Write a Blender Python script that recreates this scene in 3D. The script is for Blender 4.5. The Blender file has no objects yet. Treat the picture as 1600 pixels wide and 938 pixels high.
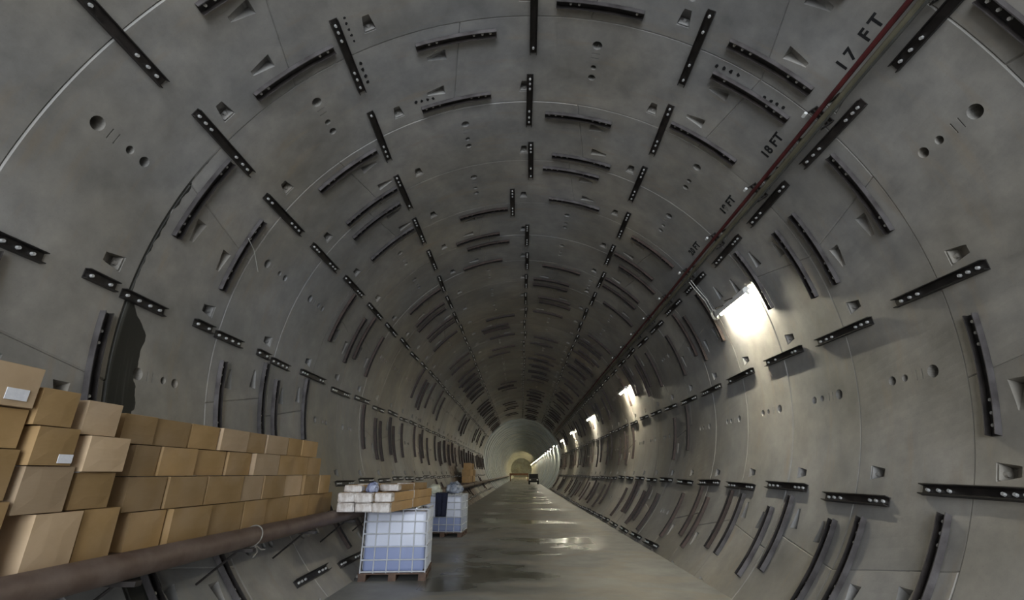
import bpy, bmesh, math, random
from mathutils import Vector, Matrix
random.seed(7)
rad, sin, cos, pi = math.radians, math.sin, math.cos, math.pi
scene = bpy.context.scene
COL = scene.collection

# ------------------------------------------------------------------ camera, world, daylight, exposure
R, RW, J0 = 4.17, 1.5012, 2.931          # lining radius, ring width, y of the first ring joint in view
CAM = Vector((-0.0909, 0.0, -1.4841)); YAW, PITCH, F = -0.0186, 0.357, 725.1
FLOOR_Z = -3.10
cd = bpy.data.cameras.new('camera'); cam = bpy.data.objects.new('camera', cd); COL.objects.link(cam)
cam.location = CAM; cam.rotation_euler = (pi/2 + PITCH, 0, -YAW)
cd.sensor_width = 36; cd.lens = F/1600*36; cd.clip_start = .05; cd.clip_end = 600
scene.camera = cam
w = bpy.data.worlds.new('world'); scene.world = w; w.use_nodes = True
bg = w.node_tree.nodes['Background']; bg.inputs[0].default_value = (0.86, 0.93, 1.0, 1); bg.inputs[1].default_value = 6.6
OPEN_Y = J0 - 8*RW                       # the open end of the tunnel behind the camera
pl = bpy.data.lights.new('daylight_portal', 'AREA'); pl.shape = 'SQUARE'; pl.size = 2*R; pl.cycles.is_portal = True
po = bpy.data.objects.new('daylight_portal', pl); COL.objects.link(po); po.location = (0, OPEN_Y, 0); po.rotation_euler = (pi/2, 0, 0)
po.rotation_euler = (-pi/2, 0, pi)
vs = scene.view_settings; vs.view_transform = 'Standard'; vs.look = 'None'; vs.gamma = 1.0; vs.exposure = 0.7
vs.use_curve_mapping = False

# ------------------------------------------------------------------ pixel helpers (direction only; depth from what is touched)
def ray(px, py):
    u, v = (px-800)/F, -(py-469)/F
    d = Vector((u, cos(PITCH)-sin(PITCH)*v, sin(PITCH)+cos(PITCH)*v))
    c, s = cos(YAW), sin(YAW)
    return Vector((c*d.x+s*d.y, -s*d.x+c*d.y, d.z))
def on_x(px, py, X):
    d = ray(px, py); return CAM + d*((X-CAM.x)/d.x)
def on_z(px, py, Z):
    d = ray(px, py); return CAM + d*((Z-CAM.z)/d.z)
def on_cyl(px, py, r=R):
    d = ray(px, py); a = d.x**2+d.z**2; b = CAM.x*d.x+CAM.z*d.z; c = CAM.x**2+CAM.z**2-r*r
    p = CAM + d*((-b+math.sqrt(b*b-a*c))/a)
    return math.degrees(math.atan2(p.x, p.z)), p.y

# ------------------------------------------------------------------ materials
def nt(name):
    m = bpy.data.materials.new(name); m.use_nodes = True; t = m.node_tree
    return m, t, t.nodes['Principled BSDF'], t.nodes.new, t.links.new
def noise(t, vec, scale, detail=4, rough=.55, loc=None):
    n = t.nodes.new('ShaderNodeTexNoise'); n.inputs['Scale'].default_value = scale; n.inputs['Detail'].default_value = detail
    n.inputs['Roughness'].default_value = rough; t.links.new(vec, n.inputs['Vector']); return n
def ramp(t, fac, stops):
    n = t.nodes.new('ShaderNodeValToRGB'); e = n.color_ramp.elements
    while len(e) < len(stops): e.new(.5)
    for k, (p, c) in enumerate(stops): e[k].position = p; e[k].color = (*c, 1) if len(c) == 3 else c
    t.links.new(fac, n.inputs[0]); return n.outputs[0]
def mixc(t, fac, a, b, mode='MIX'):
    n = t.nodes.new('ShaderNodeMix'); n.data_type = 'RGBA'; n.blend_type = mode
    for s, v in ((n.inputs[0], fac), (n.inputs[6], a), (n.inputs[7], b)):
        if hasattr(v, 'links') or isinstance(v, bpy.types.NodeSocket): t.links.new(v, s)
        else: s.default_value = v if not isinstance(v, tuple) else ((*v, 1) if len(v) == 3 else v)
    return n.outputs[2]
def mth(t, op, a, b=None, clamp=False):
    n = t.nodes.new('ShaderNodeMath'); n.operation = op; n.use_clamp = clamp
    for s, v in zip(n.inputs, (a, b)):
        if v is None: continue
        if isinstance(v, bpy.types.NodeSocket): t.links.new(v, s)
        else: s.default_value = v
    return n.outputs[0]
def maprange(t, v, a, b, c=0., d=1.):
    n = t.nodes.new('ShaderNodeMapRange'); n.interpolation_type = 'SMOOTHSTEP'
    for k, x in zip((1, 2, 3, 4), (a, b, c, d)): n.inputs[k].default_value = x
    t.links.new(v, n.inputs[0]); return n.outputs[0]
def bump(t, bs, h, strength, dist=.01):
    n = t.nodes.new('ShaderNodeBump'); n.inputs['Strength'].default_value = strength; n.inputs['Distance'].default_value = dist
    t.links.new(h, n.inputs['Height']); t.links.new(n.outputs[0], bs.inputs['Normal'])

def concrete_mat(name, tint, stain=False, bluer=False):
    m, t, bs, new, ln = nt(name)
    g = new('ShaderNodeNewGeometry'); P = g.outputs['Position']
    oi = new('ShaderNodeObjectInfo')
    n1 = noise(t, P, .55, 5, .6); n2 = noise(t, P, 3.2, 5, .65); n3 = noise(t, P, 60, 3, .6)
    mp = new('ShaderNodeMapping'); mp.inputs['Scale'].default_value = (1.2, 6, 1.2); ln(P, mp.inputs[0])
    n4 = noise(t, mp.outputs[0], .9, 4, .6)
    c = ramp(t, n1.outputs[0], [(.28, tuple(x*.66 for x in tint)), (.72, tuple(x*1.18 for x in tint))])
    c2 = ramp(t, n2.outputs[0], [(.25, (.72, .72, .73)), (.7, (1.10, 1.08, 1.06))])
    c = mixc(t, 1.0, c, c2, 'MULTIPLY')
    rust = ramp(t, n4.outputs[0], [(.56, (0, 0, 0)), (.78, (1, 1, 1))])
    c = mixc(t, mth(t, 'MULTIPLY', rust, .45), c, (tint[0]*1.0, tint[1]*.80, tint[2]*.58))
    nh = noise(t, P, .33, 3, .5)
    hue = ramp(t, nh.outputs[0], [(.35, (1.06, 1.0, .89)), (.65, (.96, .985, 1.03))])
    c = mixc(t, 1.0, c, hue, 'MULTIPLY')
    sp = ramp(t, n3.outputs[0], [(.28, (.86, .86, .86)), (.42, (1, 1, 1))])
    c = mixc(t, .6, c, sp, 'MULTIPLY')
    v = mth(t, 'ADD', mth(t, 'MULTIPLY', oi.outputs['Random'], .22), .89)
    cv = new('ShaderNodeCombineColor'); [ln(v, cv.inputs[k]) for k in range(3)]
    c = mixc(t, 1.0, c, cv.outputs[0], 'MULTIPLY')
    rgh = ramp(t, n2.outputs[0], [(.3, (.42, .42, .42)), (.7, (.66, .66, .66))])
    if stain:   # water seeping from the second ring joint on the left wall
        xyz = new('ShaderNodeSeparateXYZ'); ln(P, xyz.inputs[0]); X, Y, Z = xyz.outputs
        nz = noise(t, P, 2.6, 3, .5)
        width = maprange(t, Z, .35, -.15, .045, .40)
        width2 = mth(t, 'ADD', width, mth(t, 'MULTIPLY', mth(t, 'SUBTRACT', nz.outputs[0], .5), .30))
        dy = mth(t, 'SUBTRACT', Y, J0+RW-.03)
        inside = mth(t, 'LESS_THAN', dy, width2)
        ge = mth(t, 'GREATER_THAN', dy, 0.)
        lf = mth(t, 'LESS_THAN', X, -2.4); up = maprange(t, Z, 2.3, 1.5, 0., 1.)
        mask = mth(t, 'MULTIPLY', mth(t, 'MULTIPLY', inside, ge), mth(t, 'MULTIPLY', lf, up))
        mp2 = new('ShaderNodeMapping'); mp2.inputs['Scale'].default_value = (1, 14, .5); ln(P, mp2.inputs[0])
        n5 = noise(t, mp2.outputs[0], 1.0, 2, .5)
        dark = ramp(t, n5.outputs[0], [(.55, (.022, .022, .018)), (.72, (.09, .09, .08))])
        c = mixc(t, mth(t, 'MULTIPLY', mask, .96), c, dark)
        rgh = mixc(t, mask, rgh, (.28, .28, .28))
        # rust run-off far down the left wall
        r1 = mth(t, 'MULTIPLY', maprange(t, Y, 25.5, 27, 0., 1.), maprange(t, Y, 36, 33, 0., 1.))
        r2 = mth(t, 'MULTIPLY', mth(t, 'MULTIPLY', r1, lf), mth(t, 'MULTIPLY', maprange(t, Z, .8, -.4, 0., 1.), n2.outputs[0]))
        c = mixc(t, mth(t, 'MULTIPLY', r2, 1.3, True), c, (.10, .045, .02))
    ln(c, bs.inputs['Base Color']); ln(rgh, bs.inputs['Roughness'])
    h = mth(t, 'ADD', mth(t, 'MULTIPLY', n2.outputs[0], .6), mth(t, 'MULTIPLY', n3.outputs[0], .25))
    bump(t, bs, h, .22, .012)
    return m

def mottled(name, a, b, scale=6, rough=(.5, .7), metal=0., bmp=.1, coords='Object', spec=.5, rnd=0.):
    m, t, bs, new, ln = nt(name)
    tc = new('ShaderNodeTexCoord'); P = tc.outputs[coords]
    n = noise(t, P, scale, 5, .6); c = ramp(t, n.outputs[0], [(.3, a), (.7, b)])
    if rnd:
        oi = new('ShaderNodeObjectInfo'); v = mth(t, 'ADD', mth(t, 'MULTIPLY', oi.outputs['Random'], 2*rnd), 1-rnd)
        cv = new('ShaderNodeCombineColor'); [ln(v, cv.inputs[k]) for k in range(3)]
        c = mixc(t, 1.0, c, cv.outputs[0], 'MULTIPLY')
    ln(c, bs.inputs['Base Color']); bs.inputs['Metallic'].default_value = metal
    bs.inputs['Specular IOR Level'].default_value = spec
    r = ramp(t, n.outputs[0], [(.3, (rough[0],)*3), (.7, (rough[1],)*3)]); ln(r, bs.inputs['Roughness'])
    n2 = noise(t, P, scale*8, 3, .6); bump(t, bs, n2.outputs[0], bmp, .01)
    return m

M = {}
M['lining'] = concrete_mat('lining_concrete', (.34, .332, .318), stain=True)
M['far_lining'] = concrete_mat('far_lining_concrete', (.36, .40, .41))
M['steel'] = mottled('black_channel_steel', (.010, .009, .009), (.034, .027, .024), 9, (.38, .6), .0, .12, rnd=.35)
M['rim'] = mottled('lit_channel_steel', (.05, .043, .043), (.11, .10, .10), 7, (.35, .55), .0, .1, rnd=.3)  # arc flanges: light on them put into the colour, the inside stays black
M['rustrim'] = mottled('rusty_channel_steel', (.028, .017, .013), (.065, .042, .034), 7, (.5, .7), .0, .1, rnd=.3)
M['bolt'] = mottled('zinc_bolt', (.55, .54, .52), (.75, .74, .72), 30, (.35, .5), .35, .02)
M['paint'] = mottled('stencil_paint', (.006, .006, .007), (.02, .02, .022), 12, (.6, .8), 0, .05)
M['pipe'] = mottled('rusty_pipe', (.085, .048, .034), (.21, .16, .135), 2.6, (.45, .7), .25, .25)
M['redpipe'] = mottled('red_pipe_paint', (.065, .012, .014), (.13, .022, .022), 5, (.45, .6), 0, .05)
M['conduit'] = mottled('olive_conduit', (.12, .11, .075), (.19, .175, .12), 5, (.5, .65), 0, .05)
M['cable'] = mottled('grey_cable', (.05, .05, .045), (.10, .10, .09), 5, (.5, .65), 0, .05)
M['wirewhite'] = mottled('pale_wire', (.45, .45, .42), (.6, .6, .56), 5, (.5, .65), 0, .02)
M['white'] = mottled('white_enamel', (.70, .70, .68), (.8, .8, .78), 8, (.35, .5), 0, .02)
M['paper'] = mottled('paper_label', (.75, .75, .80), (.86, .86, .9), 40, (.6, .7), 0, .02)
M['wood'] = mottled('pallet_wood', (.07, .04, .03), (.16, .10, .07), 8, (.7, .85), 0, .2)
M['plank'] = mottled('dark_plank', (.10, .07, .05), (.20, .145, .105), 5, (.7, .85), 0, .2)
M['film'] = mottled('shrink_film', (.40, .33, .28), (.80, .77, .75), 9, (.15, .4), 0, .35)
M['cage'] = mottled('galvanised_cage', (.58, .60, .66), (.74, .76, .80), 10, (.35, .5), .3, .02)
M['navy'] = mottled('navy_cloth', (.008, .010, .026), (.02, .024, .055), 14, (.8, .95), 0, .3)
M['bluebag'] = mottled('blue_plastic', (.05, .07, .20), (.45, .48, .60), 11, (.2, .45), 0, .3)
M['greybag'] = mottled('grey_plastic_bag', (.10, .13, .20), (.50, .53, .60), 9, (.2, .4), 0, .3)
M['palebag'] = mottled('pale_plastic_bag', (.50, .50, .38), (.75, .75, .62), 9, (.3, .5), 0, .3)
M['rope'] = mottled('pale_rope', (.15, .135, .115), (.26, .24, .21), 30, (.8, .9), 0, .2)
M['dark'] = mottled('dark_machine_paint', (.012, .012, .012), (.04, .036, .03), 5, (.5, .7), 0, .1)
M['tyre'] = mottled('tyre_rubber', (.008, .008, .008), (.02, .02, .02), 8, (.8, .9), 0, .1)
M['brownsteel'] = mottled('brown_steel', (.12, .055, .03), (.25, .13, .075), 3, (.6, .8), 0, .1)

def card_mat(name, a, b):
    m, t, bs, new, ln = nt(name)
    tc = new('ShaderNodeTexCoord'); oi = new('ShaderNodeObjectInfo'); P = tc.outputs['Object']
    n = noise(t, P, 3.5, 4, .55); c = ramp(t, n.outputs[0], [(.3, a), (.7, b)])
    v = mth(t, 'ADD', mth(t, 'MULTIPLY', oi.outputs['Random'], .5), .74)
    cv = new('ShaderNodeCombineColor'); [ln(v, cv.inputs[k]) for k in range(3)]
    c = mixc(t, 1.0, c, cv.outputs[0], 'MULTIPLY')
    g = new('ShaderNodeNewGeometry'); n2 = noise(t, g.outputs['Position'], 2.2, 3, .5)
    c = mixc(t, mth(t, 'MULTIPLY', ramp(t, n2.outputs[0], [(.45, (0, 0, 0)), (.7, (1, 1, 1))]), .30), c, (.40, .31, .23))
    ln(c, bs.inputs['Base Color']); bs.inputs['Roughness'].default_value = .72
    wv = new('ShaderNodeTexWave'); wv.inputs['Scale'].default_value = 40; wv.bands_direction = 'Z'; ln(P, wv.inputs[0])
    bump(t, bs, wv.outputs['Fac'], .05, .004)
    return m
M['card'] = card_mat('brown_cardboard', (.30, .185, .07), (.39, .25, .115))
M['cardpale'] = card_mat('pale_cardboard', (.42, .295, .175), (.50, .365, .235))
M['carton'] = card_mat('carton_board', (.36, .22, .09), (.46, .29, .13))

def tank_mat():
    m, t, bs, new, ln = nt('tank_plastic')
    tc = new('ShaderNodeTexCoord'); s = new('ShaderNodeSeparateXYZ'); ln(tc.outputs['Object'], s.inputs[0])
    n = noise(t, tc.outputs['Object'], 4, 3, .5)
    lvl = maprange(t, s.outputs['Z'], .49, .51, 0., 1.)
    c = mixc(t, lvl, (.27, .32, .52), (.62, .65, .76))
    c = mixc(t, .25, c, ramp(t, n.outputs[0], [(.3, (.75, .75, .8)), (.7, (1, 1, 1))]), 'MULTIPLY')
    ln(c, bs.inputs['Base Color']); bs.inputs['Roughness'].default_value = .35
    return m
M['tank'] = tank_mat()
def emit(name, col, s):
    m, t, bs, new, ln = nt(name)
    bs.inputs['Base Color'].default_value = (.9, .9, .9, 1); bs.inputs['Emission Color'].default_value = (*col, 1)
    bs.inputs['Emission Strength'].default_value = s; return m
M['tube'] = emit('lit_tube', (1.0, .93, .72), 330)
M['tubewarm'] = emit('warm_lit_tube', (1.0, .80, .42), 700)

def floor_mat():
    m, t, bs, new, ln = nt('wet_invert_concrete')
    g = new('ShaderNodeNewGeometry'); P = g.outputs['Position']
    mp = new('ShaderNodeMapping'); mp.inputs['Scale'].default_value = (.45, .75, 1); ln(P, mp.inputs[0])
    n1 = noise(t, mp.outputs[0], .62, 4, .55); n2 = noise(t, P, 2.5, 5, .6); n3 = noise(t, P, 40, 3, .6)
    xyz = new('ShaderNodeSeparateXYZ'); ln(P, xyz.inputs[0])
    wet = ramp(t, n1.outputs[0], [(.45, (0, 0, 0)), (.60, (1, 1, 1))])
    mid = mth(t, 'MULTIPLY', maprange(t, xyz.outputs['X'], -2.4, -1.2, 0., 1.), maprange(t, xyz.outputs['X'], 2.5, 1.2, 0., 1.))
    wet = mth(t, 'MULTIPLY', wet, mid)
    dry = ramp(t, n2.outputs[0], [(.3, (.205, .205, .20)), (.7, (.30, .30, .29))])
    c = mixc(t, wet, dry, (.075, .072, .058))
    rim = ramp(t, n1.outputs[0], [(.40, (0, 0, 0)), (.46, (1, 1, 1)), (.50, (0, 0, 0))])
    c = mixc(t, mth(t, 'MULTIPLY', rim, .35), c, (.30, .235, .15))
    ln(c, bs.inputs['Base Color'])
    r = mixc(t, wet, (.55, .55, .55), (.14, .14, .14)); ln(r, bs.inputs['Roughness'])
    h = mth(t, 'MULTIPLY', mth(t, 'ADD', n2.outputs[0], mth(t, 'MULTIPLY', n3.outputs[0], .4)), mth(t, 'SUBTRACT', 1.0, mth(t, 'MULTIPLY', wet, .8)))
    bump(t, bs, h, .25, .012)
    return m
M['floor'] = floor_mat()

# ------------------------------------------------------------------ mesh helpers
def to_mesh(bm, name, mats, smooth=False):
    me = bpy.data.meshes.new(name); bmesh.ops.recalc_face_normals(bm, faces=bm.faces[:]); bm.to_mesh(me); bm.free()
    for x in (mats if isinstance(mats, (list, tuple)) else [mats]): me.materials.append(M[x] if isinstance(x, str) else x)
    if smooth:
        for p in me.polygons: p.use_smooth = True
        me.set_sharp_from_angle(angle=rad(38))
    return me
def obj(name, me, parent=None):
    o = bpy.data.objects.new(name, me); COL.objects.link(o)
    if parent: o.parent = parent
    return o
def empty(name, loc=(0, 0, 0), rz=0):
    o = bpy.data.objects.new(name, None); COL.objects.link(o); o.location = loc; o.rotation_euler = (0, 0, rz)
    o.empty_display_size = .1; return o
def tag(o, label=None, cat=None, group=None, kind=None):
    if label: o['label'] = label
    if cat: o['category'] = cat
    if group: o['group'] = group
    if kind: o['kind'] = kind
    return o
def box(bm, x0, x1, y0, y1, z0, z1, mi=0, mat=None):
    vv = [bm.verts.new((x, y, z)) for x in (x0, x1) for y in (y0, y1) for z in (z0, z1)]
    fs = [bm.faces.new([vv[i] for i in f]) for f in ((0, 1, 3, 2), (4, 6, 7, 5), (0, 4, 5, 1), (2, 3, 7, 6), (0, 2, 6, 4), (1, 5, 7, 3))]
    for f in fs: f.material_index = mi
    if mat: bmesh.ops.transform(bm, matrix=mat, verts=vv)
    return vv
def tube(bm, pts, r, n=10, mi=0, cap=True):
    pts = [Vector(p) for p in pts]; rings = []
    for i, p in enumerate(pts):
        d = (pts[min(i+1, len(pts)-1)] - pts[max(i-1, 0)]).normalized()
        a = Vector((0, 0, 1)) if abs(d.z) < .9 else Vector((1, 0, 0))
        u = d.cross(a).normalized(); v = d.cross(u)
        rr = r[i] if isinstance(r, (list, tuple)) else r
        rings.append([bm.verts.new(p + (u*cos(2*pi*k/n) + v*sin(2*pi*k/n))*rr) for k in range(n)])
    fs = []
    for a, b in zip(rings, rings[1:]):
        for k in range(n): fs.append(bm.faces.new((a[k], a[(k+1) % n], b[(k+1) % n], b[k])))
    if cap: fs.append(bm.faces.new(rings[0][::-1])); fs.append(bm.faces.new(rings[-1]))
    for f in fs: f.material_index = mi
    return rings
def pol(th, r, y):            # th in degrees, clockwise from the crown seen from the camera
    return Vector((r*sin(rad(th)), y, r*cos(rad(th))))
def apply_mods(o):
    dg = bpy.context.evaluated_depsgraph_get(); me = bpy.data.meshes.new_from_object(o.evaluated_get(dg))
    return me

# ------------------------------------------------------------------ tunnel lining: rings of six segments and a key
PITCHD = 360/13
def solid_segment(half, sl, sr):
    """segment centred on the crown, y 0..RW; sl/sr: slant of its two edges; edges chamfered"""
    bm = bmesh.new(); C = .012; TH = .28
    nu = int(half/.75); cu = math.degrees(C/R)
    vsn = [0, C/RW, .2, .4, .6, .8, 1-C/RW, 1]; us = None
    inner, outer = [], []
    for v in vsn:
        a = -half + sl*2.0*(2*v-1); b = half + sr*2.0*(2*v-1)
        st = [a, a+cu] + [a+cu + (b-a-2*cu)*k/nu for k in range(1, nu)] + [b-cu, b]
        ri, ro = [], []
        for k, th in enumerate(st):
            edge = k in (0, len(st)-1) or v in (0, 1)
            ri.append(bm.verts.new(pol(th, R + (C if edge else 0), v*RW))); ro.append(bm.verts.new(pol(th, R+TH, v*RW)))
        inner.append(ri); outer.append(ro)
    nv, n = len(vsn), len(inner[0])
    for i in range(nv-1):
        for k in range(n-1):
            bm.faces.new((inner[i][k], inner[i][k+1], inner[i+1][k+1], inner[i+1][k]))
            bm.faces.new((outer[i][k], outer[i+1][k], outer[i+1][k+1], outer[i][k+1]))
    for k in range(n-1):
        bm.faces.new((inner[0][k], outer[0][k], outer[0][k+1], inner[0][k+1]))
        bm.faces.new((inner[-1][k], inner[-1][k+1], outer[-1][k+1], outer[-1][k]))
    for i in range(nv-1):
        bm.faces.new((inner[i][0], inner[i+1][0], outer[i+1][0], outer[i][0]))
        bm.faces.new((inner[i][-1], outer[i][-1], outer[i+1][-1], inner[i+1][-1]))
    return bm
def local_frame(th, y):       # x: tangent (clockwise), y: along the tunnel, z: outward
    t = Vector((cos(rad(th)), 0, -sin(rad(th)))); n = Vector((sin(rad(th)), 0, cos(rad(th))))
    m = Matrix(((t.x, 0, n.x, R*n.x), (0, 1, 0, y), (t.z, 0, n.z, R*n.z), (0, 0, 0, 1)))
    return m
def cut_cyl(bm, th, y, r, depth):
    m = local_frame(th, y)
    top = [bm.verts.new(m @ Vector((r*cos(2*pi*k/16), r*sin(2*pi*k/16), -.06))) for k in range(16)]
    bot = [bm.verts.new(m @ Vector((r*.97*cos(2*pi*k/16), r*.97*sin(2*pi*k/16), depth))) for k in range(16)]
    for k in range(16): bm.faces.new((top[k], top[(k+1) % 16], bot[(k+1) % 16], bot[k]))
    bm.faces.new(top[::-1]); bm.faces.new(bot)
def cut_wedge(bm, th, y, rot, ln_, wn, wf, depth):
    """pocket: shallow near end, deep far end with a steep bearing face; rot turns it about the normal"""
    m = local_frame(th, y) @ Matrix.Rotation(rot, 4, 'Z')
    prof = [(-ln_*.6, -.05, wn), (ln_*.42, -.05, wf), (ln_*.36, depth, wf*.9), (ln_*.26, depth, wf*.85), (-ln_*.5, .004, wn*.95)]
    L = [bm.verts.new(m @ Vector((-w_/2, yy, zz))) for yy, zz, w_ in prof]; Rr = [bm.verts.new(m @ Vector((w_/2, yy, zz))) for yy, zz, w_ in prof]
    k = len(prof)
    for i in range(k): bm.faces.new((L[i], L[(i+1) % k], Rr[(i+1) % k], Rr[i]))
    bm.faces.new(L[::-1]); bm.faces.new(Rr)
def make_segment(name, half, sl, sr, pockL, pockR, centres):
    bm = solid_segment(half, sl, sr)
    o = obj(name, to_mesh(bm, name, 'lining'))
    cb = bmesh.new()
    for y, r in ((.245, .068), (.492, .042), (.615, .054)): cut_cyl(cb, 0, y*RW, r, .25)
    for y in (.335, .385):
        box(cb, -.055, .055, -.006, .006, -.05, .02, mat=local_frame(0, y*RW))
    for c in centres: cut_wedge(cb, c, .80*RW, 0, .24, .09, .17, .13)
    for flag, sgn in ((pockL, -1), (pockR, 1)):
        if flag:
            for v in (.30, .70):
                edge = sgn*half + (sl if sgn < 0 else sr)*2*(2*v-1)
                cut_wedge(cb, edge - sgn*4.0, v*RW, -pi/2 if sgn > 0 else pi/2, .30, .06, .17, .12)
    co = obj(name+'_cut', to_mesh(cb, name+'_cut', 'lining'))
    md = o.modifiers.new('b', 'BOOLEAN'); md.operation = 'DIFFERENCE'; md.object = co; md.solver = 'EXACT'; md.use_self = True
    me = apply_mods(o); me.name = name
    bpy.data.objects.remove(o); bpy.data.objects.remove(co)
    # bolt head standing in each ring-joint pocket
    b2 = bmesh.new(); b2.from_mesh(me)
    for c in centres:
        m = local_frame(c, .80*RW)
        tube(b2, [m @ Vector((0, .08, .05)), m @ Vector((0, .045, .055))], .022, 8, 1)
        box(b2, -.066, .066, .074, .083, .004, .11, 2, m)  # white plate added so the pocket's bearing face looks lit
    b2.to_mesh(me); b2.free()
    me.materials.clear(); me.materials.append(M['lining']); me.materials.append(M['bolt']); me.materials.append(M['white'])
    return me
H = PITCHD
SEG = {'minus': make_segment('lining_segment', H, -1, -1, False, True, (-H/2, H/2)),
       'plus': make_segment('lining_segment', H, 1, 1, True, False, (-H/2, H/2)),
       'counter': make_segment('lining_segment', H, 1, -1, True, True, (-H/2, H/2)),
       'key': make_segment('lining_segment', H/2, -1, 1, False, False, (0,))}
wall = empty('wall_lining'); tag(wall, 'curved concrete tunnel lining built of bolted segments', None, None, 'structure')
# ring layouts: position of the key (in half pitches from the crown) and how many 'plus' segments follow it clockwise
LAYOUT = {'A': (1.0, 2), 'B': (2.0, 2), 'C': (-6.0, 3), 'D': (5.0, 2), 'E': (-3.0, 3)}
ringtype = {-11: 'A', -10: 'C', -9: 'B', -8: 'A', -7: 'B', -6: 'A', -5: 'C', -4: 'B', -3: 'A', -2: 'A', -1: 'C', 0: 'A', 1: 'B', 2: 'C', 3: 'C', 4: 'B', 5: 'B', 6: 'A', 7: 'C'}
prev = 'C'
for i in range(8, 34):
    ringtype[i] = random.choice([k for k in 'ABCDE' if k != prev]); prev = ringtype[i]
def ring_joints(kind):
    kc, npl = LAYOUT[kind]; c = kc*PITCHD
    segs = [('key', c)]; joints = []
    e = c + H/2; kinds = ['plus']*npl + ['counter'] + ['minus']*(5-npl)
    joints.append((e, 1))
    for s in kinds:
        segs.append((s, e+H)); e += 2*H
        joints.append((e, 1 if s == 'plus' else -1))
    return segs, [(((a+180) % 360)-180, s) for a, s in joints]
LAST_PANEL = 22
SEGOBJ = {}
for i in range(-8, LAST_PANEL+1):
    segs, joints = ring_joints(ringtype[i])
    for kind, c in segs:
        c = ((c+180) % 360)-180
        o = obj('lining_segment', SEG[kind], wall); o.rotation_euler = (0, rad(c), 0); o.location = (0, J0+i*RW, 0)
        s = 1 + random.uniform(-.0012, .0012); o.scale = (s, 1.0004, s)
        SEGOBJ.setdefault(i, []).append((c, H/2 if kind == 'key' else H, o))
# lining too far off to tell its segments apart: real rings with chamfered joints
def far_rings(i0, i1, mat, name, lip=0.0):
    bm = bmesh.new(); N = 156
    for i in range(i0, i1):
        y0 = J0+i*RW; k = random.uniform(-.006, .006) + (lip if i % 2 else 0)
        rows = []
        for y, r in ((0, .02), (.02, 0), (RW-.02, 0), (RW, .02)):
            rows.append([bm.verts.new(pol(360*a/N, R+r+k, y0+y)) for a in range(N)])
        for a, b in zip(rows, rows[1:]):
            for q in range(N): bm.faces.new((a[q], a[(q+1) % N], b[(q+1) % N], b[q]))
        if i > i0:
            for q in range(N): bm.faces.new((last[q], last[(q+1) % N], rows[0][(q+1) % N], rows[0][q]))
        last = rows[-1]
    o = obj(name, to_mesh(bm, name, mat), wall); tag(o, kind='stuff'); return o
END = 131
far_rings(LAST_PANEL+1, 33, 'lining', 'far_segments')
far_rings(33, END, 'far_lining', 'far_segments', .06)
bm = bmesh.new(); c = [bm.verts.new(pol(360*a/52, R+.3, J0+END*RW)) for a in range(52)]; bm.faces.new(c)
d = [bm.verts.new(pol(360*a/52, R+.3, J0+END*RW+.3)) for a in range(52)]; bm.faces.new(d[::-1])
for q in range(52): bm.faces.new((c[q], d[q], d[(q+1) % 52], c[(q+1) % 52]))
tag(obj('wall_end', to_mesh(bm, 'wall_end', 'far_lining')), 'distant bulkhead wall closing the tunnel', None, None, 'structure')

# ------------------------------------------------------------------ floor (invert slab)
bm = bmesh.new(); hw = math.sqrt(R*R-FLOOR_Z**2)+.05; Y0, Y1 = OPEN_Y, J0+END*RW
prof = [(-hw, FLOOR_Z), (hw, FLOOR_Z)]; a0 = math.acos(-FLOOR_Z/(R+.05))
prof = [(-(R+.05)*sin(a), -(R+.05)*cos(a)) for a in [a0 - 2*a0*k/16 for k in range(17)]]
f0 = [bm.verts.new((x, Y0, z)) for x, z in prof]; f1 = [bm.verts.new((x, Y1, z)) for x, z in prof]
bm.faces.new(f0); bm.faces.new(f1[::-1])
for k in range(17): bm.faces.new((f0[k], f1[k], f1[(k+1) % 17], f0[(k+1) % 17]))
tag(obj('floor', to_mesh(bm, 'floor', 'floor')), 'damp grey concrete roadway with puddles along the tunnel bottom', None, None, 'structure')

# ------------------------------------------------------------------ steel channels
CW, CD, CT = .10, .058, .009
def channel_straight(L=1.09):
    bm = bmesh.new()
    box(bm, -CW/2, CW/2, -L/2, L/2, -CT, 0)
    for s in (-1, 1): box(bm, s*CW/2 - (CT if s > 0 else 0), s*CW/2 + (CT if s < 0 else 0), -L/2, L/2, -CD, -CT)
    return bm
def bolt_bm(m=Matrix.Identity(4), bm=None, mi=0):
    bm = bm or bmesh.new(); r, h = .017, .024
    a = [bm.verts.new(m @ Vector((r*cos(pi/3*k), r*sin(pi/3*k), -CT+.001))) for k in range(6)]
    b = [bm.verts.new(m @ Vector((r*.9*cos(pi/3*k), r*.9*sin(pi/3*k), -CT-h))) for k in range(6)]
    fs = [bm.faces.new((a[k], a[(k+1) % 6], b[(k+1) % 6], b[k])) for k in range(6)] + [bm.faces.new(b), bm.faces.new(a[::-1])]
    for f in fs: f.material_index = mi
    return bm
BOLTS = (-.47, -.37, -.27, .22, .34, .46)
ME_STR = to_mesh(channel_straight(), 'channel_rail', 'steel')
ME_BOLT = to_mesh(bolt_bm(), 'bolt', 'bolt')
bm = channel_straight()
for y in BOLTS: bolt_bm(Matrix.Translation((0, y, 0)), bm, 1)
ME_STRB = to_mesh(bm, 'steel_channel', ['steel', 'bolt'])
AL = 15.4                                   # arc channels span 15.4 degrees
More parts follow.
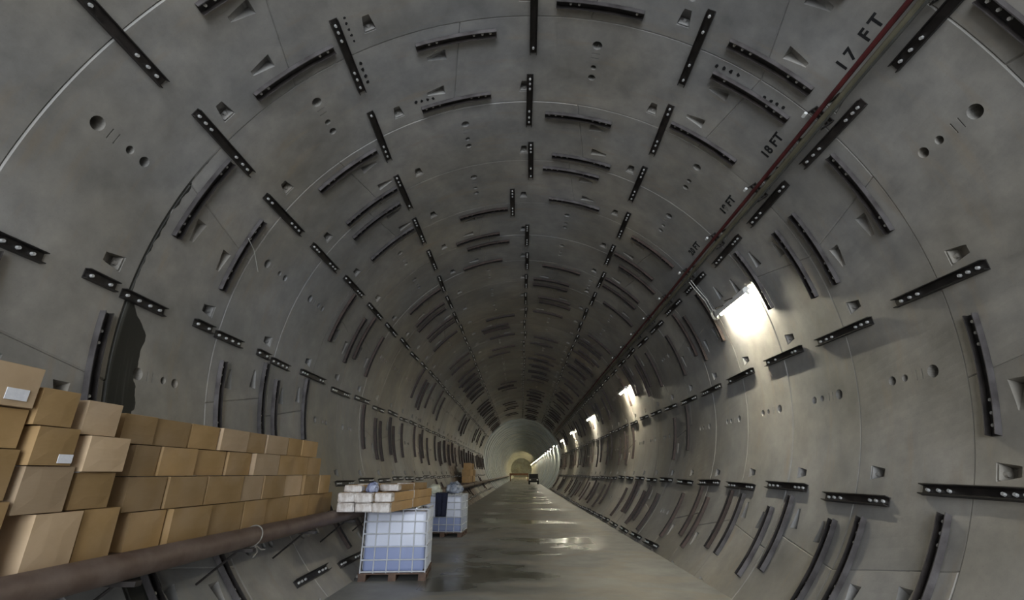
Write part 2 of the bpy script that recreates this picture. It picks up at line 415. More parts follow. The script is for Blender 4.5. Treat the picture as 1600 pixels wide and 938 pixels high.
def channel_arc():
    bm = bmesh.new(); n = 9; st = [-AL/2 + AL*k/n for k in range(n+1)]
    sec = [(-CW/2, 0), (CW/2, 0), (CW/2, CD), (CW/2-CT, CD), (CW/2-CT, CT), (-CW/2+CT, CT), (-CW/2+CT, CD), (-CW/2, CD)]
    rows = [[bm.verts.new(pol(t, R-.008-p, y)) for y, p in sec] for t in st]
    for a, b in zip(rows, rows[1:]):
        for k in range(8):
            f = bm.faces.new((a[k], a[(k+1) % 8], b[(k+1) % 8], b[k]))
            if k in (1, 2, 6, 7): f.material_index = 2
    bm.faces.new(rows[0]); bm.faces.new(rows[-1][::-1])
    return bm
ABOLT = (-6.7, -5.2, -3.7, 3.4, 5.0, 6.5)
def arc_frame(th): 
    m = local_frame(th, 0); return m @ Matrix.Translation((0, 0, -.008))
ME_ARC = to_mesh(channel_arc(), 'channel_rail', ['steel', 'bolt', 'rim'])
bm = channel_arc()
for t in ABOLT: bolt_bm(arc_frame(t), bm, 1)
ME_ARCB = to_mesh(bm, 'curved_channel', ['steel', 'bolt', 'rustrim'])
ROWS = {  # angle, where the row runs
 -5: (-133.3, 'low left wall'), -4: (-113.6, 'left wall below box height'),
 -3: (-86.6, 'left wall above the boxes'), -2: (-59.2, 'upper left shoulder'),
 -1: (-33.0, 'left of the crown'), 0: (1.4, 'along the crown'), 1: (31.0, 'right of the crown'),
 2: (58.3, 'beside the red pipe'), 3: (86.4, 'right wall below the lamps'),
 4: (113.8, 'lower right wall'), 5: (136.6, 'right floor edge')}
JNAME = {0: 'before the seventeen FT ring', 1: 'joining the seventeen and eighteen FT rings', 2: 'joining the eighteen and nineteen FT rings',
         3: 'joining the nineteen and twenty FT rings', 4: 'just past the twenty FT ring'}
FT = ['seventeen', 'eighteen', 'nineteen', 'twenty']
LORD = 'first second third fourth fifth sixth'.split()
def stretch(y): return 'ahead of the %s plain lamp' % LORD[max(0, min(5, int((y-8.3)/9.55)))]
nch = 0; far_ch = []; CHT = {}
for j in range(0, 33):
    for k, (th, where) in ROWS.items():
        t = th + random.uniform(-.5, .5); y = J0 + j*RW + random.uniform(-.03, .03)
        if k == 2: t = max(t, 58.15)
        if k == 0 and j == 4: t = -3.4
        if k == 4 and j == 2: t += 1.8
        if k == -5 and j < 3: continue
        if k == 5 and j < 6: continue
        if k == -4 and j < 4: continue
        tw = random.uniform(-.02, .02); CHT.setdefault(j, []).append(t)
        m = local_frame(t, y) @ Matrix.Translation((0, 0, -.008)) @ Matrix.Rotation(tw, 4, 'Z')
        label = 'straight black steel channel, %s, %s' % (where, JNAME.get(j) or stretch(y))
        grp = 'straight channels, ' + where + ('' if j <= 4 else ', farther on')
        if k == -3 and j in (1, 2, 3):           # here two short lengths do the job of one
            for q, (dy_, L_) in enumerate(((-.34, .36), (.22, .60))):
                o = bpy.data.objects.new('steel_channel', None); COL.objects.link(o); o.empty_display_size = .1
                o.matrix_world = m @ Matrix.Translation((.012*(1-2*q), dy_, 0))
                obj('channel_rail', to_mesh(channel_straight(L_), 'channel_rail', 'steel'), o)
                for b_ in ((-.3, .3), (-.38, -.12, .14, .38))[q]: obj('bolt', ME_BOLT, o).location = (0, b_*L_, 0)
                tag(o, label.replace('straight black steel channel', '%s black channel stub' % ('shorter', 'longer')[q]), 'steel channel', grp); nch += 1
            continue
        if j <= 4:
            o = bpy.data.objects.new('steel_channel', None); COL.objects.link(o); o.empty_display_size = .1; o.matrix_world = m
            obj('channel_rail', ME_STR, o)
            for yb in BOLTS:
                if random.random() < .9: b = obj('bolt', ME_BOLT, o); b.location = (0, yb + random.uniform(-.012, .012), 0)
            tag(o, label, 'steel channel', grp); nch += 1
        elif j <= 27:
            o = obj('steel_channel', ME_STRB); o.matrix_world = m; tag(o, label, 'steel channel', grp); nch += 1
        else: far_ch.append(m)
bm = bmesh.new()
for m in far_ch:
    n0 = len(bm.verts); t_ = bmesh.new(); t_.from_mesh(ME_STR); t_.transform(m); me_ = bpy.data.meshes.new('x'); t_.to_mesh(me_); t_.free()
    bm.from_mesh(me_); bpy.data.meshes.remove(me_)
tag(obj('distant_channels', to_mesh(bm, 'distant_channels', 'steel')), 'tiny dark steel channels in rows far down the tunnel', 'steel channel', None, 'stuff')
def where_arc(th):
    if th < -110: return 'low left wall'
    if th < -80: return 'left wall above the boxes'
    if th < -55: return 'upper left shoulder'
    if th < -30: return 'left of the crown'
    if th < 0: return 'crown, left side'
    if th < 30: return 'crown, right side'
    if th < 55: return 'above the red pipe'
    if th < 80: return 'between red pipe and lamps'
    if th < 110: return 'right wall below the lamps'
    return 'lower right wall'
narc = 0; far_arc = []
for i in range(-1, 33):
    for th, sl in ring_joints(ringtype[i])[1]:
        if abs(th) > 128: continue
        for v in (.145, .845):
            if i == -1 and v < .5: continue
            if th < -100 and i < 1: continue
            if i == 3 and 60 < th < 80: continue
            t = th + sl*2*(2*v-1) + random.uniform(-.8, .8)
            for tc_ in CHT.get(i if v < .5 else i+1, []):       # keep clear of the straight channels
                gap = abs(t-tc_) - (AL/2+1.15)
                if gap < 0: t += -gap if t > tc_ else gap
            y = J0 + (i+v)*RW + random.uniform(-.03, .03)
            wh = where_arc(th); label = 'curved black channel, %s, %s' % (wh, ('%s edge of the %s FT ring' % ('near' if v < .5 else 'far', FT[i])) if 0 <= i <= 3 else ('before the seventeen FT ring' if i < 0 else stretch(y)))
            m = Matrix.Translation((0, y, 0)) @ Matrix.Rotation(rad(t), 4, 'Y')
            if i <= 3:
                o = bpy.data.objects.new('curved_channel', None); COL.objects.link(o); o.empty_display_size = .1
                o.matrix_world = m @ Matrix.Translation((0, 0, R))
                c = obj('channel_rail', ME_ARC, o); c.matrix_local = Matrix.Translation((0, 0, -R))
                for tb in ABOLT:
                    if random.random() < .85: b = obj('bolt', ME_BOLT, o); b.matrix_local = Matrix.Translation((0, 0, -R)) @ arc_frame(tb)
                tag(o, label, 'steel channel', 'curved channels, ' + wh + ('' if i <= 3 else ', farther on')); narc += 1
            elif narc < 300:
                o = obj('curved_channel', ME_ARCB); o.matrix_world = m; tag(o, label, 'steel channel', 'curved channels, ' + wh + ('' if i <= 3 else ', farther on')); narc += 1
            else: far_arc.append(m)
bm = bmesh.new()
for m in far_arc:
    t_ = bmesh.new(); t_.from_mesh(ME_ARC); t_.transform(m); me_ = bpy.data.meshes.new('x'); t_.to_mesh(me_); t_.free()
    bm.from_mesh(me_); bpy.data.meshes.remove(me_)
if far_arc: tag(obj('distant_curved_channels', to_mesh(bm, 'distant_curved_channels', ['steel', 'bolt', 'rustrim'])), 'tiny dark curved channels far down the tunnel', 'steel channel', None, 'stuff')
print('channels', nch, 'arcs', narc, 'far', len(far_ch), len(far_arc))

# ------------------------------------------------------------------ stencilled ring numbers
def stencil(text, th, yc, size, ring, spacing=1.15):
    cu = bpy.data.curves.new('t', 'FONT'); cu.body = text; cu.size = size; cu.align_x = 'CENTER'; cu.align_y = 'CENTER'
    cu.extrude = .0015; cu.offset = .006; cu.space_character = spacing; cu.space_word = .7
    o = obj('t', cu); dg = bpy.context.evaluated_depsgraph_get(); me = bpy.data.meshes.new_from_object(o.evaluated_get(dg)); bpy.data.objects.remove(o)
    for vtx in me.vertices:          # wrap on the lining: reading direction towards -y, letter tops towards the crown
        x, y, z = vtx.co; p = pol(th - math.degrees(y/R), R - .003 - z, yc - x); vtx.co = p
    me.materials.clear(); me.materials.append(M['paint']); me.name = 'stencil_lettering'
    s = obj('stencil_lettering', me); s['label'] = 'black stencilled ring mark reading ' + text
    for c, h, so in SEGOBJ[ring]:
        if abs(((th-c+180) % 360)-180) <= h:
            s.parent = so; s.matrix_parent_inverse = Matrix.Identity(4)
            s.matrix_parent_inverse = (Matrix.Translation(so.location) @ so.rotation_euler.to_matrix().to_4x4() @ Matrix.Diagonal((*so.scale, 1))).inverted(); break
    return s
stencil('17 FT', 52.6, J0 + .39*RW, .18, 0, 1.55)
stencil('18 FT', 51.6, J0 + 1.46*RW, .17, 1)
stencil('19 FT', 51.8, J0 + 2.42*RW, .17, 2)
stencil('20 FT', 51.9, J0 + 3.45*RW, .17, 3)

def paint_marks(pts, size=.03):
    bm = bmesh.new(); th0 = 0; ring = 0
    for px, py in pts:
        th, y = on_cyl(px, py); th0 = th; ring = int(math.floor((y-J0)/RW)); m = local_frame(th, y)
        vv = [bm.verts.new(m @ Vector((size*random.uniform(.5, 1)*cos(a*pi/3.5), size*random.uniform(.6, 1.2)*sin(a*pi/3.5), -.003))) for a in range(7)]
        ww = [bm.verts.new(v.co + m.to_3x3() @ Vector((0, 0, .006))) for v in vv]
        bm.faces.new(vv); bm.faces.new(ww[::-1])
        for a in range(7): bm.faces.new((vv[a], ww[a], ww[(a+1) % 7], vv[(a+1) % 7]))
    o = obj('paint_mark', to_mesh(bm, 'paint_mark', 'paint')); o['label'] = 'row of small dark smudged marks'
    for c, h, so in SEGOBJ[ring]:
        if abs(((th0-c+180) % 360)-180) <= h:
            o.parent = so; o.matrix_parent_inverse = (Matrix.Translation(so.location) @ so.rotation_euler.to_matrix().to_4x4() @ Matrix.Diagonal((*so.scale, 1))).inverted(); break
for pts in ([(653, 72), (664, 70), (675, 68), (686, 66)], [(727, 58), (739, 56), (751, 55), (763, 54)], [(564, 99), (567, 109), (571, 119), (575, 128)],
            [(1120, 103), (1131, 107), (1142, 112), (1153, 117)], [(1195, 152), (1205, 158), (1214, 163), (1224, 168)], [(650, 160), (659, 158), (668, 156), (677, 154)]):
    paint_marks(pts)
paint_marks([(538, 28), (541, 37), (545, 46), (549, 55), (553, 64)], .022)

# ------------------------------------------------------------------ services on the right shoulder
def run(name, th, r, dr, mat, y0, y1, label, cat, sag=0):
    bm = bmesh.new(); n = int((y1-y0)/.75)
    pts = [pol(th + .12*sin(k*.9) * (1 if sag else .3), R-dr - (sag*abs(sin(k*pi/4))), y0+(y1-y0)*k/n) for k in range(n+1)]
    tube(bm, pts, r, 8)
    return tag(obj(name, to_mesh(bm, name, mat, True)), label, cat)
rp = run('red_service_pipe', 54.6, .026, .135, 'redpipe', -1.0, 50, 'red painted service pipe running along the right shoulder of the tunnel', 'pipe')
cp = run('conduit_pipe', 55.9, .036, .14, 'conduit', -1.0, 50, 'olive grey conduit running just below the red pipe', 'conduit')
run('power_cable', 56.75, .014, .222, 'cable', -1.0, 50, 'thin dark cable slung under the olive conduit', 'cable', .03)
bm = bmesh.new()
box(bm, -.16, .10, -.02, .02, -.022, -.008); box(bm, -.16, -.148, -.02, .02, -.19, -.01); box(bm, .088, .10, -.02, .02, -.19, -.01)
box(bm, -.16, .10, -.02, .02, -.095, -.086)
ME_CL = to_mesh(bm, 'pipe_hanger', 'steel'); bm = bmesh.new()
tube(bm, [(-.155, -.03, -.20), (-.155, .03, -.20)], .02, 10); ME_IN = to_mesh(bm, 'insulator', 'white')
for j in range(0, 30):
    o = empty('pipe_hanger'); o.matrix_world = local_frame(55.6, J0 + (j-.08)*RW); tag(o, 'small steel hanger clamping the red pipe and conduit to the wall', 'hanger', 'hangers of the red pipe')
    obj('bracket', ME_CL, o)
    if j < 10: obj('insulator', ME_IN, o)

# ------------------------------------------------------------------ fluorescent lamps
def lamp_parts(warm):
    d = {}
    bm = bmesh.new(); L = 1.22
    vv = [(-.085, -.10), (.085, -.10), (.05, -.035), (.03, -.02), (-.03, -.02), (-.05, -.035)]
    a = [bm.verts.new((x, -L/2, z)) for x, z in vv]; b = [bm.verts.new((x, L/2, z)) for x, z in vv]
    bm.faces.new(a); bm.faces.new(b[::-1]); [bm.faces.new((a[k], b[k], b[(k+1) % 6], a[(k+1) % 6])) for k in range(6)]
    d['housing'] = to_mesh(bm, 'housing', 'white')
    bm = bmesh.new(); tube(bm, [(0, -L/2+.04, -.13), (0, L/2-.04, -.13)], .021, 10); d['lamp_tube'] = to_mesh(bm, 'lamp_tube', 'tubewarm' if warm else 'tube')
    for s in (-1, 1):
        bm = bmesh.new(); box(bm, -.024, .024, s*(L/2-.045) - .012, s*(L/2-.045) + .012, -.157, -.095); d['end_cap%d' % s] = to_mesh(bm, 'end_cap', 'white')
        bm = bmesh.new(); tube(bm, [(-.03, s*.2, -.03), (-.19, s*.2, .03)], .012, 6); d['bracket%d' % s] = to_mesh(bm, 'bracket', 'steel')
    return d
LP, LPW = lamp_parts(False), lamp_parts(True)
ya, yb = on_cyl(1117, 489, R-.205), on_cyl(1168, 464, R-.205)
lth, ly = (ya[0]+yb[0])/2, (ya[1]+yb[1])/2
print('lamp', ya, yb)
ORD = 'first second third fourth fifth sixth seventh eighth ninth tenth eleventh twelfth thirteenth fourteenth fifteenth sixteenth seventeenth eighteenth nineteenth twentieth'.split() + ['far']*20
nl = 0; y = ly
while y < J0+END*RW-2:
    o = empty('fluorescent_lamp'); o.matrix_world = local_frame(lth, y) @ Matrix.Translation((-.115, 0, -.185)) @ Matrix.Rotation(rad(-112 if nl == 0 else -95 if y < 50 else -60 if y < 140 else -15), 4, 'Y')
    for kname, me in (LPW if y > 140 else LP).items(): obj(kname.rstrip('-1'), me, o)
    if nl == 0:
        inv = o.matrix_world.inverted(); lf = local_frame(lth, y)
        L2 = lambda x, yy, z: inv @ (lf @ Vector((x, yy, z)))
        bm = bmesh.new()
        for q in range(2):
            tube(bm, [L2(-.10*cos(a) - .05, .70 + .10*sin(a), -.17 - .025*q) for a in [2*pi*k/20 for k in range(21)]], .010, 6)
        obj('cable_coil', to_mesh(bm, 'cable_coil', 'wirewhite'), o)
        bm = bmesh.new()
        tube(bm, [L2(-.15, .70, -.17), L2(-.4, .74, -.15), L2(-.7, .76, -.21), L2(-.88, .74, -.25)], .008, 6)
        tube(bm, [L2(-.10, .80, -.17), L2(-.4, .84, -.15), L2(-.7, .86, -.21), L2(-.88, .84, -.25)], .008, 6)
        obj('supply_cable', to_mesh(bm, 'supply_cable', 'wirewhite'), o)
        tag(o, 'glowing fluorescent lamp with a looped cable coil at its end', 'lamp', 'wall lamps')
    else: tag(o, '%s plain fluorescent lamp past the coiled one along the right wall' % ORD[nl-1], 'lamp', 'wall lamps')
    nl += 1; y += 9.55 if y < 50 else 6.5

# ------------------------------------------------------------------ rusty pipe on the left, its brackets and plank
PX, PZ, PR = -2.88, -2.098, .092
po_ = empty('rusty_pipe', (PX, 0, FLOOR_Z)); tag(po_, 'long rusty steel pipe running along the left wall in front of the boxes', 'pipe')
bm = bmesh.new(); tube(bm, [(0, -3 + 2.0*k, PZ-FLOOR_Z) for k in range(0, 84)], PR, 18); obj('pipe_run', to_mesh(bm, 'pipe_run', 'pipe', True), po_)
for y in (1.2, 10.9, 16.9, 22.9, 28.9, 34.9):
    bm = bmesh.new(); tube(bm, [(0, y-.07, PZ-FLOOR_Z), (0, y+.07, PZ-FLOOR_Z)], PR+.02, 18); obj('coupling', to_mesh(bm, 'coupling', 'pipe', True), po_)
for k in range(0, 26):
    y = J0 + (k*1.0-1.5)*RW
    if k > 20: y = J0 + (18.5+(k-20)*4)*RW
    br = empty('pipe_bracket', (0, y, 0)); tag(br, 'dark steel bracket carrying the rusty pipe off the left wall', 'bracket', 'brackets under the rusty pipe')
    bm = bmesh.new(); xw = -math.sqrt(R*R-2.21**2)
    box(bm, xw+.03, PX+.11, -.03, .03, -2.225, -2.192); obj('arm', to_mesh(bm, 'arm', 'steel'), br)
    bm = bmesh.new(); xw2 = -math.sqrt(R*R-2.52**2); tube(bm, [(PX-.05, 0, -2.215), (xw2+.035, 0, -2.51)], .012, 6); obj('strut', to_mesh(bm, 'strut', 'steel'), br)
SHELF_Z = -2.045
bm = bmesh.new(); box(bm, -3.47, -3.0, .6, 7.75, SHELF_Z-.05, SHELF_Z)
o = tag(obj('shelf_plank', to_mesh(bm, 'shelf_plank', 'plank')), 'dark timber plank under the cardboard boxes behind the rusty pipe', 'plank')
# blocks keep the plank level on the brackets
for k in range(0, 5):
    y = J0 + (k-1.5)*RW
    bm = bmesh.new(); box(bm, -3.4, -3.05, y-.06, y+.06, -2.192, SHELF_Z-.05)
    tag(obj('packing_block', to_mesh(bm, 'packing_block', 'wood')), 'timber packing block between pipe bracket and plank', 'block', 'packing blocks')
# rope tied round the pipe
p = on_x(403, 836, PX+.05); rt = empty('rope_tie', (PX, p.y, PZ)); tag(rt, 'pale rope tied around the rusty pipe with loose ends', 'rope')
bm = bmesh.new(); tube(bm, [((PR+.006)*cos(a), .03*sin(a), (PR+.006)*sin(a)) for a in [2*pi*k/20 for k in range(21)]], .007, 6); obj('loop', to_mesh(bm, 'loop', 'rope'), rt)
bm = bmesh.new(); tube(bm, [(.05, 0, -PR), (.10, -.05, -PR-.05), (.09, -.1, -PR-.09)], .007, 6); obj('loose_end', to_mesh(bm, 'loose_end', 'rope'), rt)
bm = bmesh.new(); tube(bm, [(.05, 0, -PR), (.08, .06, -PR-.04), (.10, .10, -PR-.045)], .007, 6); obj('loose_end', to_mesh(bm, 'loose_end', 'rope'), rt)
bm = bmesh.new(); bmesh.ops.create_icosphere(bm, subdivisions=1, radius=.018, matrix=Matrix.Translation((.05, 0, -PR-.005))); obj('knot', to_mesh(bm, 'knot', 'rope'), rt)

# ------------------------------------------------------------------ cardboard boxes
def carton_mesh(dx, dy, dz, mat, bulge=.012):
    """closed corrugated box, base at z=0: slightly bowed panels, top flaps that meet in a seam"""
    bm = bmesh.new(); n = 3
    def face(o, u, v, out):
        g = [[None]*(n+1) for _ in range(n+1)]
        for i in range(n+1):
            for k in range(n+1):
                b = bulge*(1-(2*i/n-1)**2)*(1-(2*k/n-1)**2)
                g[i][k] = bm.verts.new(Vector(o)+Vector(u)*(i/n)+Vector(v)*(k/n)+Vector(out)*b)
        for i in range(n):
            for k in range(n): bm.faces.new((g[i][k], g[i+1][k], g[i+1][k+1], g[i][k+1]))
    x, y = dx/2, dy/2
    face((x, -y, 0), (0, dy, 0), (0, 0, dz), (1, 0, 0)); face((-x, y, 0), (0, -dy, 0), (0, 0, dz), (-1, 0, 0))
    face((-x, -y, 0), (dx, 0, 0), (0, 0, dz), (0, -1, 0)); face((x, y, 0), (-dx, 0, 0), (0, 0, dz), (0, 1, 0))
    face((-x, -y, 0), (0, dy, 0), (dx, 0, 0), (0, 0, 0))
    bmesh.ops.remove_doubles(bm, verts=bm.verts[:], dist=1e-5)
    return to_mesh(bm, 'carton_body', mat)
def flap(x0, x1, y0, y1, z, mat):
    bm = bmesh.new(); box(bm, x0, x1, y0, y1, z-.004, z); return to_mesh(bm, 'flap', mat)
def cardboard_box(xf, y0, y1, z0, z1, label, group, mat='card', depth=.42, rz=0., note=None):
    dy, dz = y1-y0-.026, z1-z0-.010; dx = depth
    o = empty('cardboard_box', (xf-dx/2, (y0+y1)/2, z0), rz)
    obj('carton_body', carton_mesh(dx, dy, dz, mat, min(.006, .02*dy)), o)
    for s in (-1, 1):
        obj('flap', flap(min(0, s*dx/2)+.002, max(0, s*dx/2)-.002, -dy/2, dy/2, dz+.003, mat), o)
    if note:                         # paper shipping label on the aisle face
        a, b, c, d_ = note; bm = bmesh.new(); box(bm, dx/2+.006, dx/2+.009, -dy/2+a*dy, -dy/2+b*dy, c*dz, d_*dz)
        l = obj('shipping_label', to_mesh(bm, 'shipping_label', 'paper'), o); l['label'] = 'white paper shipping label'
    tag(o, label, 'box', group); return o
XF = -3.13
zl = [-1.045, -1.268, -1.507, -1.765, SHELF_Z]
pxrows = [[190, 243, 300, 346, 390, 418, 450, 472, 496], [203, 247, 305, 355, 394, 432, 454, 480, 502],
          [187, 251, 312, 369, 404, 439, 471, 494, 510], [190, 249, 314, 370, 409, 447, 480, 502, 518]]
pale = {(0, 3), (1, 4), (2, 5), (2, 3), (0, 5)}
rown = ['top', 'second', 'third', 'bottom']
tops = {}
for r in (3, 2, 1, 0):
    for k in range(8):
        zc = (zl[r]+zl[r+1])/2
        def yat(px):
            d = ray(px, 469); return None
        def y_of(px):       # depth on the face plane at this row's mid height
            lo, hi = 0, 0
            dirn = None
            py = 740
            for _ in range(12):
                p_ = on_x(px, py, XF); py += (p_.z - zc)/max(p_.y, .5)*700
            return on_x(px, py, XF).y
        ya_, yb_ = y_of(pxrows[r][k]), y_of(pxrows[r][k+1])
        off = random.uniform(-.045, .035) + .012*r
        if (r, k) in ((0, 3), (2, 1), (3, 1), (2, 2)): off += .025
        cardboard_box(XF+off, ya_, yb_, zl[r+1], zl[r], '%s cardboard box, %s from the loose piles in the long stack\'s %s row' % ('greyish tan' if (r, k) in pale else 'brown', ORD[k], rown[r]),
                      'boxes in the %s row of the long stack' % rown[r], 'cardpale' if (r, k) in pale else 'card', .38, random.uniform(-.03, .03))
# the three loose piles nearest the open end
def pile(cols, xf, levels, tag_, notes, mats, labels):
    for k, (ya_, yb_) in enumerate(cols):
        cardboard_box(xf[k], ya_, yb_, levels[k+1], levels[k], labels[k], tag_, mats[k], .42, random.uniform(-.025, .025), notes.get(k))
pile([(2.79, 3.06), (2.82, 3.12), (2.84, 3.18), (2.98, 3.33)], [-3.0, -2.985, -3.0, -2.99], [-.985, -1.21, -1.44, -1.712, SHELF_Z], 'second loose pile of boxes',
     {1: (.62, .98, .06, .30)}, ['card', 'card', 'cardpale', 'cardpale'],
     ['dark tan box with no label, atop the second pile beside the labelled box', 'cardboard box with small white label at its lower corner, second pile',
      'greyish box below the small-labelled box in the second pile', 'greyish box on the plank at the foot of the second pile'])
pile([(3.14, 3.44), (3.19, 3.55), (3.21, 3.54), (3.36, 3.68)], [-3.02, -2.985, -3.02, -3.03], [-1.012, -1.24, -1.475, -1.71, SHELF_Z], 'third loose pile of boxes',
     {}, ['cardpale', 'cardpale', 'card', 'card'],
     ['pale tan box atop the third pile, beside the long stack', 'pale tan box jutting out, second from top of the third pile',
      'brown box with rounded corner, third from top of the third pile', 'brown box on the plank at the foot of the third pile'])
pile([(2.28, 2.765), (2.25, 2.79), (2.22, 2.81), (2.3, 2.82)], [-2.99, -3.03, -3.02, -2.985], [-.885, -1.125, -1.35, -1.63, SHELF_Z], 'first loose pile of boxes',
     {0: (.60, .88, .14, .42)}, ['cardpale', 'card', 'card', 'card'],
     ['pale cardboard box with large white label, atop the tallest pile', 'brown box directly under the large-labelled box in the tallest pile',
      'brown box third from top in the tallest pile', 'dark brown box at the foot of the tallest pile by the pipe'])
# second, distant stack of boxes
for r in range(3):
    for k in range(7):
        if r == 2 and k in (0, 5, 6): continue
        y0 = 28.3 + k*.62 + random.uniform(-.03, .03)
        cardboard_box(-3.10+random.uniform(-.03, .03), y0, y0+.56, -2.0+.36*r, -2.0+.36*(r+1), 'rust brown box in the distant stack behind the second pallet tank', 'boxes in the distant stack', 'carton', .40, random.uniform(-.04, .04))
bm = bmesh.new(); box(bm, -3.47, -3.0, 27.8, 33.2, -2.06, -2.0)
tag(obj('shelf_plank', to_mesh(bm, 'shelf_plank', 'plank')), 'timber plank under the distant stack of boxes', 'plank')
for k in range(3):
    bm = bmesh.new(); box(bm, -3.43+.15*k, -3.30+.15*k, 19.5, 27.6-.5*k, -2.19, -2.06)
    tag(obj('timber_beam', to_mesh(bm, 'timber_beam', 'plank')), 'long brown timber beam lying behind the pipe past the tanks', 'timber', 'timber beams behind the pipe')

# ------------------------------------------------------------------ caged pallet tanks
def rounded_box(dx, dy, z0, z1, r):
    bm = bmesh.new(); box(bm, -dx/2, dx/2, -dy/2, dy/2, z0, z1)
    bmesh.ops.bevel(bm, geom=bm.edges[:]+bm.verts[:], offset=r, segments=3, affect='EDGES', profile=.6); return bm
def make_tote():
    t = empty('pallet_tank'); W, D, Ht = 1.03, .93, 1.07
    obj('tank', to_mesh(rounded_box(W-.05, D-.05, .118, 1.01, .06), 'tank', 'tank', True), t)
    bm = bmesh.new(); tube(bm, [(0, 0, 1.005), (0, 0, 1.045)], .11, 18); obj('lid', to_mesh(bm, 'lid', 'white', True), t)
    bm = bmesh.new()
    for z in (.13, .30, .49, .68, .86, 1.045):
        for s in (-1, 1):
            tube(bm, [(-W/2, s*D/2, z), (W/2, s*D/2, z)], .012, 6); tube(bm, [(s*W/2, -D/2, z), (s*W/2, D/2, z)], .012, 6)
    obj('cage_rails', to_mesh(bm, 'cage_rails', 'cage'), t)
    for s in (-1, 1):
        for k in range(6):
            x = -W/2 + W*k/5
            bm = bmesh.new(); tube(bm, [(x, s*D/2, .112), (x, s*D/2, 1.055)], .011, 6); obj('cage_bar', to_mesh(bm, 'cage_bar', 'cage'), t)
        for k in range(1, 5):
            y = -D/2 + D*k/5
            bm = bmesh.new(); tube(bm, [(s*W/2, y, .112), (s*W/2, y, 1.055)], .011, 6); obj('cage_bar', to_mesh(bm, 'cage_bar', 'cage'), t)
    for s in (-1, 1):
        bm = bmesh.new(); tube(bm, [(s*.32, -D/2, 1.058), (s*.32, D/2, 1.058)], .014, 6); obj('top_bar', to_mesh(bm, 'top_bar', 'cage'), t)
    pal = empty('pallet'); pal.parent = t
    for k in range(7):
        y = -D/2-.02 + (D+.04)*(k+.5)/7
        bm = bmesh.new(); box(bm, -W/2-.03, W/2+.03, y-.062, y+.062, .092, .112); obj('deck_board', to_mesh(bm, 'deck_board', 'wood'), pal)
    for x in (-W/2+.04, 0, W/2-.04):
        bm = bmesh.new(); box(bm, x-.06, x+.06, -D/2-.02, D/2+.02, 0, .018); obj('runner', to_mesh(bm, 'runner', 'wood'), pal)
        for y in (-D/2+.06, 0, D/2-.06):
            bm = bmesh.new(); box(bm, x-.06, x+.06, y-.07, y+.07, .018, .092); obj('block', to_mesh(bm, 'block', 'wood'), pal)
    return t
def copy_tree(o, parent=None):
    c = o.copy(); COL.objects.link(c); c.parent = parent
    for ch in list(o.children): copy_tree(ch, c)
    return c
t1 = make_tote(); t2 = copy_tree(t1)
T1 = (-2.21, 8.93); A1 = rad(5)
t1.location = (*T1, FLOOR_Z); t1.rotation_euler.z = A1
t2.location = (-2.21, 14.35, FLOOR_Z); t2.rotation_euler.z = rad(-3)
tag(t1, 'white caged pallet tank with bluish liquid under the stacked long cartons', 'tank', 'pallet tanks')
tag(t2, 'white caged pallet tank with a dark cloth hanging over its front', 'tank', 'pallet tanks')
# long cartons with film wrapped ends
def long_carton(x, y, z, L, wdt, h, rz, label, group):
    o = empty('long_carton', (x, y, z), rz)
    obj('carton_body', carton_mesh(wdt, L-.1, h, 'carton', .003), o).location = (0, L/2+.05, 0)
    bm = bmesh.new(); bmb = rounded_box(wdt+.004, .16, .0, h+.002, .022); bm.free()
    for v in bmb.verts: v.co += Vector((random.uniform(-.008, .008), random.uniform(-.012, .006), random.uniform(-.008, .0) if v.co.z > .02 else 0))
    e = obj('wrapped_end', to_mesh(bmb, 'wrapped_end', 'film'), o); e.location = (0, .08, 0); e['label'] = 'shiny white film wrapped end'
    bm = bmesh.new(); box(bm, -wdt/2-.004, wdt/2+.004, L*.5-.02, L*.5+.02, .001, h+.003); obj('strap', to_mesh(bm, 'strap', 'film'), o)
    tag(o, label, 'carton', group)
CZ = FLOOR_Z+1.073
for r in range(2):
    for k in range(3):
        long_carton(-2.70 + .276*k, 7.42+random.uniform(-.05, .05), CZ+r*.136, 2.25, .254, .132, rad(-5),
                    '%s long carton with white wrapped end in the %s layer on the front tank' % (('wall side', 'middle', 'aisle side')[k], ('lower', 'upper')[r]), 'long cartons, %s layer' % ('lower', 'upper')[r])
long_carton(-2.64, 7.52, CZ+.273, 1.0, .26, .10, rad(-5), 'single long carton lying on top at the left of the pile', None)
long_carton(-2.20, 7.95, CZ+.273, 1.65, .30, .10, rad(-5), 'flat brown carton lying on top at the right of the pile', None)
def crumple(name, loc, sc, mat, label, cat, seed, sub=3, amp=.25):
    random.seed(seed); bm = bmesh.new(); bmesh.ops.create_icosphere(bm, subdivisions=sub, radius=1)
    from mathutils import noise as mn
    for v in bm.verts:
        n = mn.fractal(v.co*1.9+Vector((seed, 0, 0)), 1.0, 2.0, 4); v.co *= 1+amp*n
        v.co = Vector((v.co.x*sc[0], v.co.y*sc[1], max(v.co.z, -.55)*sc[2]))
    mz = min(v.co.z for v in bm.verts)
    for v in bm.verts: v.co.z -= mz
    o = obj(name, to_mesh(bm, name, mat)); o.location = loc; return tag(o, label, cat)
crumple('plastic_bag', (-2.375, 7.64, CZ+.273), (.10, .11, .09), 'bluebag', 'crumpled blue and white plastic bag on the long cartons', 'bag', 3)
TT = FLOOR_Z+1.073
crumple('plastic_bag', (-2.02, 14.5, TT), (.25, .30, .20), 'greybag', 'crumpled grey blue plastic sheet heaped on the rear tank', 'bag', 8)
crumple('plastic_bag', (-2.56, 14.3, TT), (.19, .2, .16), 'palebag', 'pale yellowish crumpled bag on the rear tank', 'bag', 12)
random.seed(21)
bm = bmesh.new(); nx, nz = 8, 10; g = []
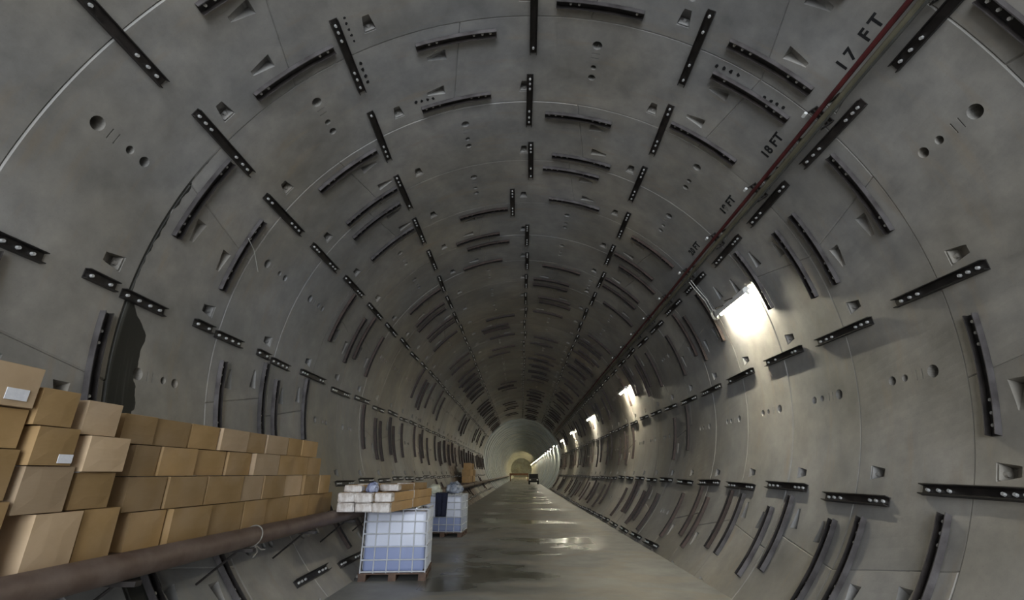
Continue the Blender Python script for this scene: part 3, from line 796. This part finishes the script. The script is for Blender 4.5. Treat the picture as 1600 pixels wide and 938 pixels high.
for i in range(nz+1):
    s = i/nz*.85; row = []
    for k in range(nx+1):
        u = k/nx-.5; wv = .025*sin(u*19+i*.25) + .012*sin(u*37+1)
        if s < .25: y_, z_ = -.27+(-.25+.0)*s/.25*1.0, .03+wv*.4
        else: y_, z_ = -.545+wv*.6 - .004*i, .03-(s-.25)
        row.append(bm.verts.new((u*(.34-.10*max(0, s-.3)), y_, z_)))
    g.append(row)
for i in range(nz):
    for k in range(nx): bm.faces.new((g[i][k], g[i][k+1], g[i+1][k+1], g[i+1][k]))
me = to_mesh(bm, 'draped_cloth', 'navy', True); cl = obj('draped_cloth', me); cl.location = (-2.26, 14.40, TT-.0); cl.rotation_euler.z = rad(-3)
md = cl.modifiers.new('s', 'SOLIDIFY'); md.thickness = .012
tag(cl, 'dark navy cloth hanging over the front of the rear tank', 'cloth')

# ------------------------------------------------------------------ far down the tunnel: utility vehicle and work platform
vx = empty('utility_vehicle', (1.80, 76.5, FLOOR_Z)); tag(vx, 'small dark utility vehicle parked far down the tunnel', 'vehicle')
def pbox(name, par, mat, *a):
    bm = bmesh.new(); box(bm, *a); bmesh.ops.bevel(bm, geom=bm.edges[:], offset=.03, segments=1, affect='EDGES'); return obj(name, to_mesh(bm, name, mat), par)
pbox('body', vx, 'dark', -.75, .75, -1.0, 1.6, .32, .85); pbox('cab', vx, 'dark', -.7, .7, -.3, 1.0, .85, 1.5); pbox('bumper', vx, 'tyre', -.78, .78, -1.1, -1.0, .3, .5)
pbox('windscreen', vx, 'tyre', -.6, .6, -.34, -.31, .95, 1.4)
for sx in (-1, 1):
    for yy in (-.6, 1.1):
        bm = bmesh.new(); tube(bm, [(sx*.56, yy, .31), (sx*.78, yy, .31)], .31, 16); obj('wheel', to_mesh(bm, 'wheel', 'tyre'), vx)
    bm = bmesh.new(); box(bm, sx*.55-.1, sx*.55+.1, -1.02, -.99, .58, .72); obj('headlamp', to_mesh(bm, 'headlamp', 'white'), vx)
wp = empty('work_platform', (-.6, 104, FLOOR_Z)); tag(wp, 'rusty brown work platform spanning the roadway in the far distance', 'platform')
pbox('deck', wp, 'brownsteel', -1.9, 2.0, -1, 1, 1.15, 1.55)
for sx in (-1.75, 1.85):
    for yy in (-.8, .8): pbox('leg', wp, 'brownsteel', sx-.08, sx+.08, yy-.08, yy+.08, 0, 1.15)
# loose wire hanging from a curved channel on the left
a_, b_ = on_cyl(386, 372, R-.06), on_cyl(404, 425, R-.02)
bm = bmesh.new(); tube(bm, [pol(a_[0], R-.085, a_[1]), pol(a_[0]*.6+b_[0]*.4+.5, R-.05, a_[1]*.7+b_[1]*.3+.08), pol(b_[0], R-.012, b_[1])], .006, 5)
tag(obj('loose_wire', to_mesh(bm, 'loose_wire', 'wirewhite')), 'thin pale wire hanging from a curved channel on the left shoulder', 'wire')
